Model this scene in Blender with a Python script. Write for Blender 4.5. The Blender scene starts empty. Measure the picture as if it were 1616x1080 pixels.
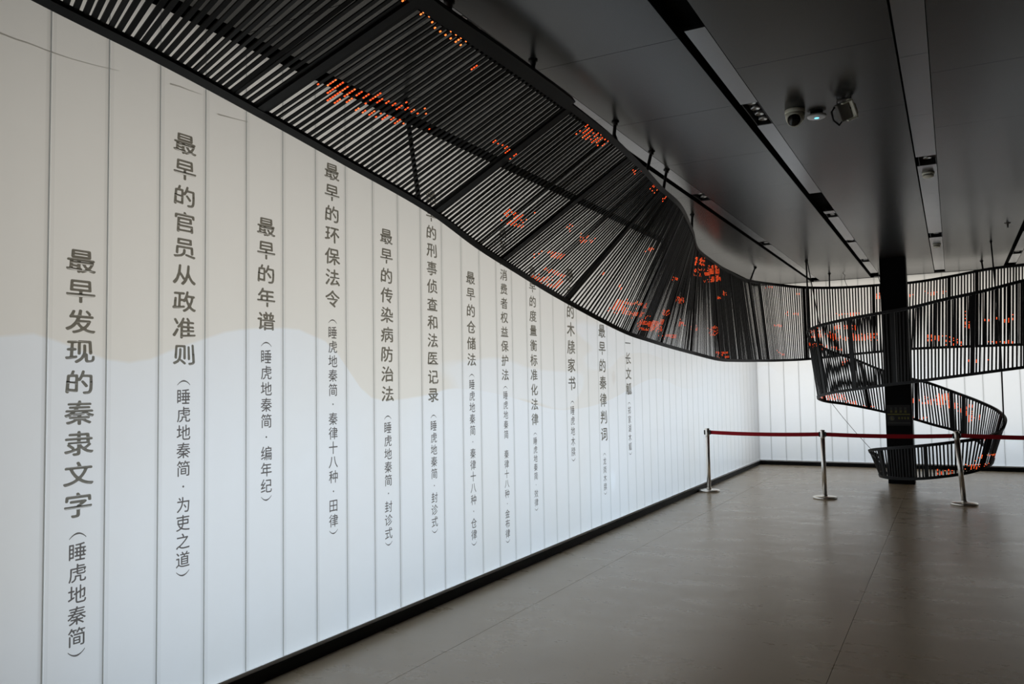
import bpy, bmesh, math, random
import numpy as np
from mathutils import Vector, Matrix

# ------------------------------------------------------------------ camera
SC = bpy.context.scene
COL = SC.collection
YAW, PITCH, ROLL = -0.497215, 0.0558919, -0.0169495
FPX = 1278.676                       # focal length in pixels of a 1616 px wide frame
CAM = Vector((3.524, 0.0, 1.65))
fwd = Vector((math.sin(YAW) * math.cos(PITCH), math.cos(YAW) * math.cos(PITCH), math.sin(PITCH)))
rgt = Vector((math.cos(YAW), -math.sin(YAW), 0.0))
upv = rgt.cross(fwd)
cr, sr = math.cos(ROLL), math.sin(ROLL)
cam_r = cr * rgt + sr * upv
cam_u = -sr * rgt + cr * upv
cd = bpy.data.cameras.new('camera')
cd.sensor_width = 36.0
cd.lens = FPX / 1616.0 * 36.0
cam = bpy.data.objects.new('camera', cd)
COL.objects.link(cam)
M = Matrix.Identity(4)
for i in range(3):
    M[i][0], M[i][1], M[i][2], M[i][3] = cam_r[i], cam_u[i], -fwd[i], CAM[i]
cam.matrix_world = M
SC.camera = cam

# ------------------------------------------------------------------ world, lights, exposure
w = bpy.data.worlds.new('world')
SC.world = w
w.use_nodes = True
w.node_tree.nodes['Background'].inputs[0].default_value = (0.02, 0.021, 0.023, 1)
w.node_tree.nodes['Background'].inputs[1].default_value = 1.0

def area(name, loc, direction, sx, sy, watts, col):
    l = bpy.data.lights.new(name, 'AREA')
    l.shape = 'RECTANGLE'
    l.size, l.size_y = sx, sy
    l.energy = watts
    l.color = col
    o = bpy.data.objects.new(name, l)
    COL.objects.link(o)
    d = Vector(direction)
    x = Vector((d.y, -d.x, 0)).normalized() if abs(d.z) < .9 else Vector((1, 0, 0))
    z = -d.normalized()
    y = z.cross(x)
    m = Matrix.Identity(4)
    for k in range(3):
        m[k][0], m[k][1], m[k][2], m[k][3] = x[k], y[k], z[k], loc[k]
    o.matrix_world = m
    return o

# the lamps of the light boxes behind the translucent walls: an even white field and a cooler row near the floor
area('lightbox_field_left', (-0.95, 9.0, 1.75), (1, 0, 0), 15.2, 3.1, 122, (0.985, 0.96, 0.915))
area('lightbox_row_left', (-0.95, 8.9, 0.55), (1, 0, 0.0), 12.6, 0.9, 77, (0.60, 0.81, 1.0))
area('lightbox_field_far', (4.4, 17.95, 2.0), (0, -1, 0), 9.6, 3.1, 104, (0.985, 0.96, 0.915))
area('lightbox_row_far', (4.4, 17.95, 0.55), (0, -1, 0), 9.6, 0.9, 24, (0.56, 0.79, 1.0))

SC.view_settings.view_transform = 'Standard'
SC.view_settings.look = 'None'
SC.view_settings.gamma = 1.0
SC.view_settings.use_curve_mapping = False
SC.view_settings.exposure = 0.0

# ------------------------------------------------------------------ materials
class NT:
    """small helper for node materials"""
    def __init__(s, name):
        s.m = bpy.data.materials.new(name); s.m.use_nodes = True
        s.t = s.m.node_tree; s.n = s.t.nodes; s.n.clear()
        s.out = s.n.new('ShaderNodeOutputMaterial')
    def add(s, kind, **kw):
        x = s.n.new(kind)
        for k, v in kw.items(): setattr(x, k, v)
        return x
    def link(s, a, b): s.t.links.new(a, b)
    def put(s, sock, v):
        if hasattr(v, 'is_linked') or isinstance(v, bpy.types.NodeSocket): s.link(v, sock)
        else: sock.default_value = v
    def math(s, op, a, b=0.0, c=0.0, clamp=False):
        x = s.add('ShaderNodeMath', operation=op, use_clamp=clamp)
        for i, v in enumerate((a, b, c)): s.put(x.inputs[i], v)
        return x.outputs[0]
    def mix(s, f, a, b):
        x = s.add('ShaderNodeMix', data_type='RGBA')
        s.put(x.inputs[0], f); s.put(x.inputs[6], a); s.put(x.inputs[7], b)
        return x.outputs[2]
    def noise(s, vec, scale, detail=3.0, rough=0.55):
        x = s.add('ShaderNodeTexNoise')
        x.inputs['Scale'].default_value = scale; x.inputs['Detail'].default_value = detail
        x.inputs['Roughness'].default_value = rough
        if vec is not None: s.link(vec, x.inputs['Vector'])
        return x.outputs['Fac']
    def ramp(s, f, stops, interp='LINEAR'):
        x = s.add('ShaderNodeValToRGB'); e = x.color_ramp; e.interpolation = interp
        e.elements[0].position = stops[0][0]; e.elements[0].color = stops[0][1]
        e.elements[1].position = stops[-1][0]; e.elements[1].color = stops[-1][1]
        for p, c in stops[1:-1]:
            el = e.elements.new(p); el.color = c
        s.put(x.inputs[0], f)
        return x.outputs[0]
    def principled(s, **kw):
        b = s.add('ShaderNodeBsdfPrincipled')
        for k, v in kw.items(): s.put(b.inputs[k.replace('_', ' ')], v)
        s.link(b.outputs[0], s.out.inputs[0])
        return b
def rgb(r, g, b): return (r, g, b, 1.0)
def grey(v): return (v, v, v, 1.0)

def simple(name, col, rough=0.5, metal=0.0, spec=0.5, vary=0.0, scale=6.0, bump=0.0):
    t = NT(name)
    tc = t.add('ShaderNodeTexCoord')
    base = col
    if vary:
        nz = t.noise(tc.outputs['Object'], scale)
        base = t.mix(nz, tuple(c * (1 - vary) for c in col[:3]) + (1,), tuple(min(1, c * (1 + vary)) for c in col[:3]) + (1,))
    b = t.principled(Base_Color=base, Roughness=rough, Metallic=metal)
    b.inputs['Specular IOR Level'].default_value = spec
    if bump:
        bp = t.add('ShaderNodeBump'); bp.inputs['Strength'].default_value = bump
        t.link(t.noise(tc.outputs['Object'], scale * 20), bp.inputs['Height'])
        t.link(bp.outputs[0], b.inputs['Normal'])
    return t.m

def wall_print(name='printed_glass', mult=1.0):
    """translucent glass plank with the printed hill and cloud shapes"""
    t = NT(name)
    geo = t.add('ShaderNodeNewGeometry')
    sp = t.add('ShaderNodeSeparateXYZ'); t.link(geo.outputs['Position'], sp.inputs[0])
    X, Y, Z = sp.outputs
    u = t.math('ADD', X, Y)                                   # distance along the two walls unrolled
    un = t.math('DIVIDE', u, 30.0)
    pts = [(0, 1.7), (1.2, 1.75), (2.05, 1.92), (2.3, 1.87), (2.56, 1.81), (2.8, 1.87), (3.13, 1.98), (3.6, 2.035), (3.85, 2.01), (4.1, 1.9),
           (4.4, 1.62), (5.0, 1.60), (5.6, 1.66), (6.6, 1.55), (7.6, 1.42), (9.0, 1.52), (10.5, 1.75), (12.0, 1.6), (14.0, 1.75), (17.0, 1.95), (17.25, 2.0), (17.6, 1.7), (20, 1.6), (24, 1.75), (30, 1.6)]
    hill = t.ramp(un, [(a / 30, grey(b / 3)) for a, b in pts], 'CARDINAL')
    hz = t.math('MULTIPLY', hill, 3.0)
    low = t.math('MULTIPLY', t.math('SUBTRACT', hz, Z), 60.0, clamp=True)
    # long drifting clouds above the hills
    cv = t.add('ShaderNodeCombineXYZ')
    t.put(cv.inputs[0], t.math('MULTIPLY', u, 0.42)); t.put(cv.inputs[1], t.math('MULTIPLY', Z, 2.1)); cv.inputs[2].default_value = 3.7
    nz = t.noise(cv.outputs[0], 1.0, 1.0, 0.4)
    cl = t.math('MULTIPLY', t.math('SUBTRACT', nz, 0.50), 22.0, clamp=True)
    band = t.math('MULTIPLY', t.math('MULTIPLY', t.math('SUBTRACT', 2.42, Z), 9.0, clamp=True),
                  t.math('MULTIPLY', t.math('SUBTRACT', u, 4.3), 4.0, clamp=True))
    cl = t.math('MULTIPLY', t.math('MULTIPLY', cl, band), 0.75)
    fac = t.math('MAXIMUM', low, cl)
    fac = t.math('MAXIMUM', fac, t.math('MULTIPLY', t.math('MULTIPLY', t.math('SUBTRACT', u, 5.0), 0.12, clamp=True), t.math('MULTIPLY', t.math('SUBTRACT', 2.9, Z), 0.9, clamp=True)))
    beige = rgb(0.80, 0.770, 0.715)
    white = rgb(0.84, 0.87, 0.905)
    col = t.mix(fac, beige, white)
    # faint warm tint islands in the white part and faint dust above
    tn = t.noise(geo.outputs['Position'], 0.8, 2.0)
    col = t.mix(t.math('MULTIPLY', t.math('SUBTRACT', tn, 0.45), 0.9, clamp=True), col, rgb(0.83, 0.81, 0.755))
    dust = t.noise(geo.outputs['Position'], 9.0, 4.0)
    col = t.mix(t.math('MULTIPLY', dust, 0.07), col, rgb(0.55, 0.54, 0.50))
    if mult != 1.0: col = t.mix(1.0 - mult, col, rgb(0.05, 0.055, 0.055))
    tr = t.add('ShaderNodeBsdfTranslucent'); t.link(col, tr.inputs[0])
    df = t.add('ShaderNodeBsdfDiffuse'); t.link(col, df.inputs[0])
    gl = t.add('ShaderNodeBsdfGlossy'); gl.inputs['Roughness'].default_value = 0.22
    m1 = t.add('ShaderNodeMixShader'); m1.inputs[0].default_value = 0.18
    t.link(tr.outputs[0], m1.inputs[1]); t.link(df.outputs[0], m1.inputs[2])
    fr = t.add('ShaderNodeFresnel'); fr.inputs[0].default_value = 1.40
    m2 = t.add('ShaderNodeMixShader')
    t.put(m2.inputs[0], t.math('MULTIPLY', fr.outputs[0], 0.55))
    t.link(m1.outputs[0], m2.inputs[1]); t.link(gl.outputs[0], m2.inputs[2])
    t.link(m2.outputs[0], t.out.inputs[0])
    return t.m

def ink(name, col):
    t = NT(name)
    tc = t.add('ShaderNodeTexCoord')
    c = t.mix(t.noise(tc.outputs['Object'], 14.0), col, tuple(x * 0.8 for x in col[:3]) + (1,))
    tr = t.add('ShaderNodeBsdfTranslucent'); t.link(c, tr.inputs[0])
    df = t.add('ShaderNodeBsdfDiffuse'); t.link(c, df.inputs[0])
    m1 = t.add('ShaderNodeMixShader'); m1.inputs[0].default_value = 0.3
    t.link(tr.outputs[0], m1.inputs[1]); t.link(df.outputs[0], m1.inputs[2])
    t.link(m1.outputs[0], t.out.inputs[0])
    return t.m

def concrete():
    t = NT('polished_concrete')
    geo = t.add('ShaderNodeNewGeometry')
    mp = t.add('ShaderNodeMapping'); mp.inputs['Scale'].default_value = (0.55, 1.0, 1.0)
    t.link(geo.outputs['Position'], mp.inputs['Vector'])
    a = t.noise(mp.outputs[0], 0.55, 4.0, 0.6)
    b = t.noise(mp.outputs[0], 3.2, 6.0, 0.65)
    c = t.noise(geo.outputs['Position'], 26.0, 3.0)
    col = t.mix(t.math('MULTIPLY', t.math('SUBTRACT', a, 0.3), 2.2, clamp=True), rgb(0.425, 0.315, 0.200), rgb(0.585, 0.475, 0.335))
    col = t.mix(t.math('MULTIPLY', b, 0.5), col, rgb(0.43, 0.345, 0.235))
    col = t.mix(t.math('MULTIPLY', t.math('SUBTRACT', c, 0.62), 3.0, clamp=True), col, rgb(0.20, 0.18, 0.15))
    ro = t.math('ADD', 0.19, t.math('MULTIPLY', b, 0.20))
    bs = t.principled(Base_Color=col, Roughness=ro)
    bs.inputs['Specular IOR Level'].default_value = 0.62
    bp = t.add('ShaderNodeBump'); bp.inputs['Strength'].default_value = 0.05; bp.inputs['Distance'].default_value = 0.02
    t.link(b, bp.inputs['Height']); t.link(bp.outputs[0], bs.inputs['Normal'])
    return t.m

def led_mat(name, col, strength):
    t = NT(name)
    oi = t.add('ShaderNodeNewGeometry')
    nz = t.noise(oi.outputs['Position'], 55.0, 1.0)
    em = t.add('ShaderNodeEmission')
    t.put(em.inputs[0], t.mix(t.math('MULTIPLY', t.math('SUBTRACT', nz, 0.55), 4.0, clamp=True), col, rgb(1.0, 0.36, 0.10)))
    em.inputs[1].default_value = strength
    t.link(em.outputs[0], t.out.inputs[0])
    return t.m

MAT = {
    'glass': wall_print(),
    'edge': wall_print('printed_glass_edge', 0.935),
    'ink': ink('grey_ink', rgb(0.34, 0.322, 0.275)),
    'ink2': ink('grey_ink_small', rgb(0.27, 0.252, 0.242)),
    'ledge': ink('grey_ledge_line', rgb(0.76, 0.745, 0.70)),
    'seal': ink('grey_sealant', rgb(0.50, 0.51, 0.50)),
    'flange': ink('glass_flange', rgb(0.74, 0.77, 0.76)),
    'alu': simple('brushed_aluminium', rgb(0.90, 0.91, 0.92), 0.5, 0.1, vary=0.06, scale=9),
    'black': simple('black_skirting', rgb(0.005, 0.0055, 0.006), 0.55, spec=0.2, vary=0.2, scale=8),
    'void': simple('black_slot', rgb(0.004, 0.004, 0.004), 0.9, spec=0.05, vary=0.1),
    'floor': concrete(),
    'groove': simple('floor_joint_filler', rgb(0.075, 0.068, 0.058), 0.7, vary=0.2, scale=20),
    'ceil': simple('satin_grey_ceiling_panel', rgb(0.027, 0.028, 0.028), 0.26, 0.0, 0.35, vary=0.05, scale=1.2),
    'strip': simple('satin_metal_strip', rgb(0.235, 0.24, 0.255), 0.26, 0.85, vary=0.05, scale=2),
    'dark': simple('dark_plaster', rgb(0.05, 0.05, 0.05), 0.8, vary=0.1),
    'white': simple('light_box_white', rgb(0.8, 0.8, 0.8), 0.8, vary=0.02),
    'steel': simple('black_lacquered_steel', rgb(0.0065, 0.0070, 0.0080), 0.45, 0.0, 0.28, vary=0.15, scale=3),
    'slat': simple('black_slat_lacquer', rgb(0.0060, 0.0064, 0.0066), 0.5, 0.0, 0.28, vary=0.2, scale=2),
    'column': simple('black_column_cladding', rgb(0.0040, 0.0045, 0.0050), 0.6, 0.0, 0.12, vary=0.2, scale=3),
    'chrome': simple('polished_steel', rgb(0.86, 0.82, 0.76), 0.33, 1.0, vary=0.05, scale=12),
    'plastic': simple('black_plastic', rgb(0.012, 0.012, 0.013), 0.45, vary=0.1),
    'belt': simple('red_woven_belt', rgb(0.36, 0.008, 0.016), 0.75, spec=0.2, vary=0.15, scale=40, bump=0.2),
    'camwhite': simple('cream_camera_plastic', rgb(0.93, 0.91, 0.78), 0.4, vary=0.05),
    'lens': simple('dark_lens_glass', rgb(0.006, 0.006, 0.007), 0.12, vary=0.1),
    'apwhite': simple('white_plastic', rgb(0.90, 0.90, 0.92), 0.4, vary=0.03),
    'lampgrey': simple('grey_lamp_housing', rgb(0.15, 0.14, 0.125), 0.5, vary=0.15),
    'reflector': simple('bright_reflector_cup', rgb(0.80, 0.80, 0.80), 0.25, 0.6, vary=0.03),
    'mustard': simple('mustard_print', rgb(0.20, 0.19, 0.035), 0.6, vary=0.15, scale=20),
    'dullgrey': simple('dull_grey_print', rgb(0.075, 0.080, 0.070), 0.6, vary=0.15, scale=20),
    'led': led_mat('orange_led', rgb(1.0, 0.080, 0.016), 2.0),
    'ledhot': led_mat('amber_led', rgb(1.0, 0.17, 0.030), 2.6),
    'ledblue': led_mat('blue_led', rgb(0.15, 0.75, 1.0), 3.0),
}
# the blue status light is one plain colour
_nt = MAT['ledblue'].node_tree
for l_ in list(_nt.links):
    if l_.to_node.type == 'EMISSION': _nt.links.remove(l_)
for n_ in _nt.nodes:
    if n_.type == 'EMISSION': n_.inputs[0].default_value = rgb(0.12, 0.62, 1.0)

# ------------------------------------------------------------------ mesh helpers
class MB:
    def __init__(s): s.v, s.f, s.mi = [], [], []
    def box(s, c, h, mi=0, axes=None):
        c = Vector(c); n = len(s.v)
        ax = axes or (Vector((1, 0, 0)), Vector((0, 1, 0)), Vector((0, 0, 1)))
        for sx, sy, sz in ((-1,-1,-1),(1,-1,-1),(1,1,-1),(-1,1,-1),(-1,-1,1),(1,-1,1),(1,1,1),(-1,1,1)):
            s.v.append(tuple(c + ax[0]*h[0]*sx + ax[1]*h[1]*sy + ax[2]*h[2]*sz))
        for q in ((0,3,2,1),(4,5,6,7),(0,1,5,4),(1,2,6,5),(2,3,7,6),(3,0,4,7)):
            s.f.append(tuple(n + i for i in q)); s.mi.append(mi)
        return s
    def bounds(s, a, b, mi=0):
        return s.box([(a[i]+b[i])/2 for i in range(3)], [abs(b[i]-a[i])/2 for i in range(3)], mi)
    def quad(s, *p, mi=0):
        n = len(s.v); s.v += [tuple(x) for x in p]; s.f.append(tuple(range(n, n+len(p)))); s.mi.append(mi); return s
    def lathe(s, prof, c=(0,0,0), seg=24, mi=0, axis=None):
        """prof: (radius, height) pairs; axis = (x, y, z) unit vectors"""
        c = Vector(c); ax = axis or (Vector((1,0,0)), Vector((0,1,0)), Vector((0,0,1)))
        n = len(s.v)
        for r, h in prof:
            for k in range(seg):
                a = 2*math.pi*k/seg
                s.v.append(tuple(c + ax[0]*r*math.cos(a) + ax[1]*r*math.sin(a) + ax[2]*h))
        for i in range(len(prof)-1):
            for k in range(seg):
                k2 = (k+1) % seg
                s.f.append((n+i*seg+k, n+i*seg+k2, n+(i+1)*seg+k2, n+(i+1)*seg+k)); s.mi.append(mi)
        s.f.append(tuple(n+k for k in reversed(range(seg)))); s.mi.append(mi)
        s.f.append(tuple(n+(len(prof)-1)*seg+k for k in range(seg))); s.mi.append(mi)
        return s
    def tube(s, pts, r, seg=8, mi=0):
        pts = [Vector(p) for p in pts]; n = len(s.v)
        for i, p in enumerate(pts):
            t = (pts[min(i+1, len(pts)-1)] - pts[max(i-1, 0)]).normalized()
            a = t.cross(Vector((0.31, 0.17, 0.93))).normalized(); b = t.cross(a)
            for k in range(seg):
                an = 2*math.pi*k/seg
                s.v.append(tuple(p + a*r*math.cos(an) + b*r*math.sin(an)))
        for i in range(len(pts)-1):
            for k in range(seg):
                k2 = (k+1) % seg
                s.f.append((n+i*seg+k, n+i*seg+k2, n+(i+1)*seg+k2, n+(i+1)*seg+k)); s.mi.append(mi)
        s.f.append(tuple(n+k for k in reversed(range(seg)))); s.mi.append(mi)
        s.f.append(tuple(n+(len(pts)-1)*seg+k for k in range(seg))); s.mi.append(mi)
        return s
    def mesh(s, name, mats, smooth=False):
        me = bpy.data.meshes.new(name); me.from_pydata(s.v, [], s.f)
        for m in (mats if isinstance(mats, (list, tuple)) else [mats]): me.materials.append(MAT[m])
        for p, i in zip(me.polygons, s.mi): p.material_index = i
        bm = bmesh.new(); bm.from_mesh(me); bmesh.ops.recalc_face_normals(bm, faces=bm.faces); bm.to_mesh(me); bm.free()
        if smooth:
            for p in me.polygons: p.use_smooth = len(p.vertices) == 4
        me.update()
        return me

def link(name, me, parent=None, world=None):
    o = bpy.data.objects.new(name, me); COL.objects.link(o)
    wm = world if world is not None else Matrix.Identity(4)
    if parent is not None:
        o.parent = parent
        o.matrix_basis = PW[parent].inverted() @ wm if parent in PW else wm
    else:
        o.matrix_basis = wm
    PW[o] = wm
    return o
PW = {}
def build(name, mb, mats, parent=None, smooth=False, bevel=0.0, world=None):
    """world-space geometry -> one object whose origin stays at the parent's"""
    me = mb.mesh(name, mats, smooth)
    o = link(name, me, parent, world)
    if bevel:
        b = o.modifiers.new('bevel', 'BEVEL'); b.width = bevel; b.segments = 2; b.limit_method = 'ANGLE'
    return o
def empty(name, loc):
    o = bpy.data.objects.new(name, None); COL.objects.link(o)
    o.empty_display_size = 0.1
    o.matrix_basis = Matrix.Translation(loc); PW[o] = Matrix.Translation(loc)
    return o
def tag(o, label=None, cat=None, group=None, kind=None):
    if label: o['label'] = label
    if cat: o['category'] = cat
    if group: o['group'] = group
    if kind: o['kind'] = kind
    return o

FAR, HC = 16.995, 3.65            # far wall distance and ceiling height
XR, YB = 9.0, -2.2                # right and rear ends of the hall

# ------------------------------------------------------------------ floor
fl = build('floor', MB().bounds((-1.1, YB, -0.16), (XR, FAR + 1.1, -0.012)), 'groove')
tag(fl, 'grey brown polished concrete floor with long thin joints', kind='structure')
xs = [0.0, 0.655, 2.845, 5.035, 7.225, XR]
for a, b in zip(xs[:-1], xs[1:]):
    m = MB().bounds((a + .0014, YB, -0.012), (b - .0014, FAR, 0.0))
    build('floor_slab', m, 'floor', fl)

# ------------------------------------------------------------------ printed glass walls
PW_ = 0.289; GAP = 0.0026; Z0, Z1 = 0.094, HC - 0.005
def panel_mesh(width, name):
    """U-shaped glass plank: face at local y=0 looking towards -y, flanges running back"""
    m = MB(); h = width / 2 - GAP; d = 0.004; fd = 0.008; eb = 0.020; z0, z1 = Z0, Z1
    for (xa, ya), (xb, yb), mi in (((-h, d), (-h + d, 0), 0), ((-h + d, 0), (-h + eb, 0), 2), ((-h + eb, 0), (h - eb, 0), 0), ((h - eb, 0), (h - d, 0), 2), ((h - d, 0), (h, d), 0),
                                   ((-h, fd), (-h, d), 1), ((h, d), (h, fd), 1)):
        m.quad((xa, ya, z0), (xb, yb, z0), (xb, yb, z1), (xa, ya, z1), mi=mi)
    m.quad((-h, fd, z0), (-h, d, z0), (-h + d, 0, z0), (h - d, 0, z0), (h, d, z0), (h, fd, z0), mi=1)
    m.quad((-h, fd, z1), (-h, d, z1), (-h + d, 0, z1), (h - d, 0, z1), (h, d, z1), (h, fd, z1), mi=1)
    me = bpy.data.meshes.new(name); me.from_pydata(m.v, [], m.f)
    me.materials.append(MAT['glass']); me.materials.append(MAT['flange']); me.materials.append(MAT['edge'])
    for p, i in zip(me.polygons, m.mi): p.material_index = i
    return me
PANEL = panel_mesh(PW_, 'glass_panel')
ROT_LEFT = Matrix.Rotation(math.pi / 2, 4, 'Z')       # local -y face turned towards +x

# left wall: its frame and sealant joints are the wall's own mesh, the planks are its pieces
K0, K1 = -14, 51
m = MB()
for k in range(K0, K1 + 1):
    y = 2.17 + PW_ * k
    m.quad((-0.004, y - GAP - .0005, Z0), (-0.004, y + GAP + .0005, Z0), (-0.004, y + GAP + .0005, Z1), (-0.004, y - GAP - .0005, Z1), mi=0)
m.bounds((-0.05, YB, 0.0), (0.004, FAR, 0.072), 1)
m.bounds((-0.05, YB, 0.072), (-0.004, FAR, 0.080), 1)
m.bounds((-0.003, YB, 0.072), (0.005, FAR, 0.0935), 1)
m.bounds((-0.05, YB, Z1), (-0.002, FAR, HC + 0.12), 2)
wl = build('wall_left', m, ['seal', 'alu', 'void'])
tag(wl, 'long backlit wall of pale vertical glass planks with grey lettering', kind='structure')
for k in range(K0, K1):
    y = 2.17 + PW_ * (k + .5)
    link('glass_panel', PANEL, wl, Matrix.Translation((0, y, 0)) @ ROT_LEFT)
# narrow closing planks at both ends
ye = 2.17 + PW_ * K1
link('glass_panel', panel_mesh(FAR - ye - .004, 'glass_panel_corner'), wl, Matrix.Translation((0, (ye + FAR - .004) / 2, 0)) @ ROT_LEFT)
ys = 2.17 + PW_ * K0
link('glass_panel', panel_mesh(ys - YB, 'glass_panel_end'), wl, Matrix.Translation((0, (ys + YB) / 2, 0)) @ ROT_LEFT)

# far wall
m = MB(); XK = 30
for k in range(0, XK + 1):
    x = 0.2385 + PW_ * k
    m.quad((x - GAP - .0005, FAR + .004, Z0), (x + GAP + .0005, FAR + .004, Z0), (x + GAP + .0005, FAR + .004, Z1), (x - GAP - .0005, FAR + .004, Z1), mi=0)
m.bounds((-0.05, FAR - .004, 0.0), (XR, FAR + 0.05, 0.072), 1)
m.bounds((0.0, FAR + .004, 0.072), (XR, FAR + 0.05, 0.080), 1)
m.bounds((0.006, FAR - .005, 0.072), (XR, FAR + .003, 0.0935), 1)
m.bounds((-0.05, FAR + .002, Z1), (XR, FAR + 0.05, HC + 0.12), 2)
wf = build('wall_far', m, ['seal', 'alu', 'void'])
tag(wf, 'backlit end wall of pale vertical glass planks', kind='structure')
for k in range(XK):
    link('glass_panel', PANEL, wf, Matrix.Translation((0.2385 + PW_ * (k + .5), FAR, 0)))
link('glass_panel', panel_mesh(0.2385 - .004, 'glass_panel_corner'), wf, Matrix.Translation((.004 + (0.2385 - .004) / 2, FAR, 0)))

# skirtings
bl = build('baseboard_left', MB().bounds((0.004, YB, 0.0), (0.016, FAR - .012, 0.071)), 'black')
tag(bl, 'black skirting along the lettered wall', kind='structure')
bf = build('baseboard_far', MB().bounds((0.004, FAR - .016, 0.0), (XR, FAR - .004, 0.071)), 'black')
tag(bf, 'black skirting along the end wall', kind='structure')

# outer shell of the light boxes, plain right and rear walls of the dark hall
m = MB().bounds((-1.15, YB, -0.05), (-1.05, FAR + 1.1, HC + .2)).bounds((-1.05, FAR + 1.05, -0.05), (XR, FAR + 1.15, HC + .2))
m.bounds((-1.05, YB - .1, -.05), (-0.05, YB, HC + .2)).bounds((-1.05, YB, HC + .12), (-.05, FAR + 1.05, HC + .2)).bounds((-.05, FAR + .05, HC + .12), (XR, FAR + 1.05, HC + .2))
tag(build('wall_outer', m, 'white'), 'white inside of the light box behind the glass', kind='structure')
tag(build('wall_right', MB().bounds((XR, YB - .1, -.05), (XR + .1, FAR + 1.15, HC + .2)), 'dark'), 'dark side wall outside the view', kind='structure')
tag(build('wall_rear', MB().bounds((-.05, YB - .1, -.05), (XR, YB, HC + .2)), 'dark'), 'dark rear wall behind the viewer', kind='structure')

# ------------------------------------------------------------------ ceiling
ce = build('ceiling', MB().bounds((-0.05, YB, HC + 0.115), (XR, FAR + .05, HC + 0.2)), 'void')
tag(ce, 'dark grey satin metal panel ceiling', kind='structure')
TR = [1.12, 2.21, 3.30, 4.39, 5.48, 6.57, 7.66, 8.75]          # left edges of the service slots
TW = 0.178
JO = [4.505, 4.505, 5.135, 5.871, 4.95, 5.4, 4.6, 5.0, 4.5]      # joint offsets of each bay
PITCHJ = 1.31
bays = [(0.137, TR[0])] + [(TR[i] + TW, TR[i + 1]) for i in range(len(TR) - 1)] + [(TR[-1] + TW, XR)]
PM = {}
for bi, (a, b) in enumerate(bays):
    j = JO[bi]
    while j > YB: j -= PITCHJ
    while j < FAR - .03:
        y0, y1 = max(j, YB), min(j + PITCHJ, FAR - .03)
        if y1 - y0 > .02:
            key = (round(b - a, 3), round(y1 - y0, 3))
            if key not in PM:
                g = .0022
                PM[key] = MB().bounds((-(b - a) / 2 + .0008, -(y1 - y0) / 2 + g, 0), ((b - a) / 2 - .0008, (y1 - y0) / 2 - g, .03)).mesh('ceiling_panel', 'ceil')
            link('ceiling_panel', PM[key], ce, Matrix.Translation(((a + b) / 2, (y0 + y1) / 2, HC)))
        j += PITCHJ
# service slots: a black gap on the left, a satin strip in lengths on the right, openings where the lamps sit
# openings: (slot, y0, y1, number of lamps)
OPEN = [(0, 3.62, 4.22, 4), (0, 8.35, 8.72, 2), (0, 11.7, 12.05, 2), (0, 16.35, 16.9, 0),
        (1, 2.2, 4.43, 0), (1, 5.83, 6.38, 4), (1, 9.0, 10.05, 0), (1, 10.2, 10.45, 3), (1, 12.28, 12.5, 2), (1, 14.35, 14.7, 2), (1, 16.3, 16.9, 0),
        (2, 8.05, 8.40, 1), (2, 12.35, 12.75, 1), (2, 16.55, 16.92, 0),
        (3, 14.85, 15.2, 2), (3, 12.2, 12.9, 0), (3, 16.3, 16.9, 0)]
for ti, tx in enumerate(TR):
    sl = 0.055 if ti != 2 else 0.012
    t = build('trim_%d' % (ti + 1), MB().bounds((tx + .0, YB, HC + .085), (tx + TW, FAR - .03, HC + .114)).bounds((tx + .0005, YB, HC + .002), (tx + .004, FAR - .03, HC + .085))
              .bounds((tx + TW - .004, YB, HC + .002), (tx + TW - .0005, FAR - .03, HC + .085)), 'void')
    tag(t, 'black service slot recessed in the panel ceiling', kind='structure')
    cuts = sorted((a, b) for s_, a, b, n in OPEN if s_ == ti)
    y = YB
    segs = []
    for a, b in cuts + [(FAR - .03, None)]:
        n = max(1, int(round((a - y) / 1.31)))
        for i in range(n):
            segs.append((y + (a - y) * i / n, y + (a - y) * (i + 1) / n))
        y = b
    for a, b in segs:
        if b - a > .02:
            build('cover_strip', MB().bounds((tx + sl, a + .002, HC + .001), (tx + TW - .0045, b - .002, HC + .02)), 'strip', t)

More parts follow.
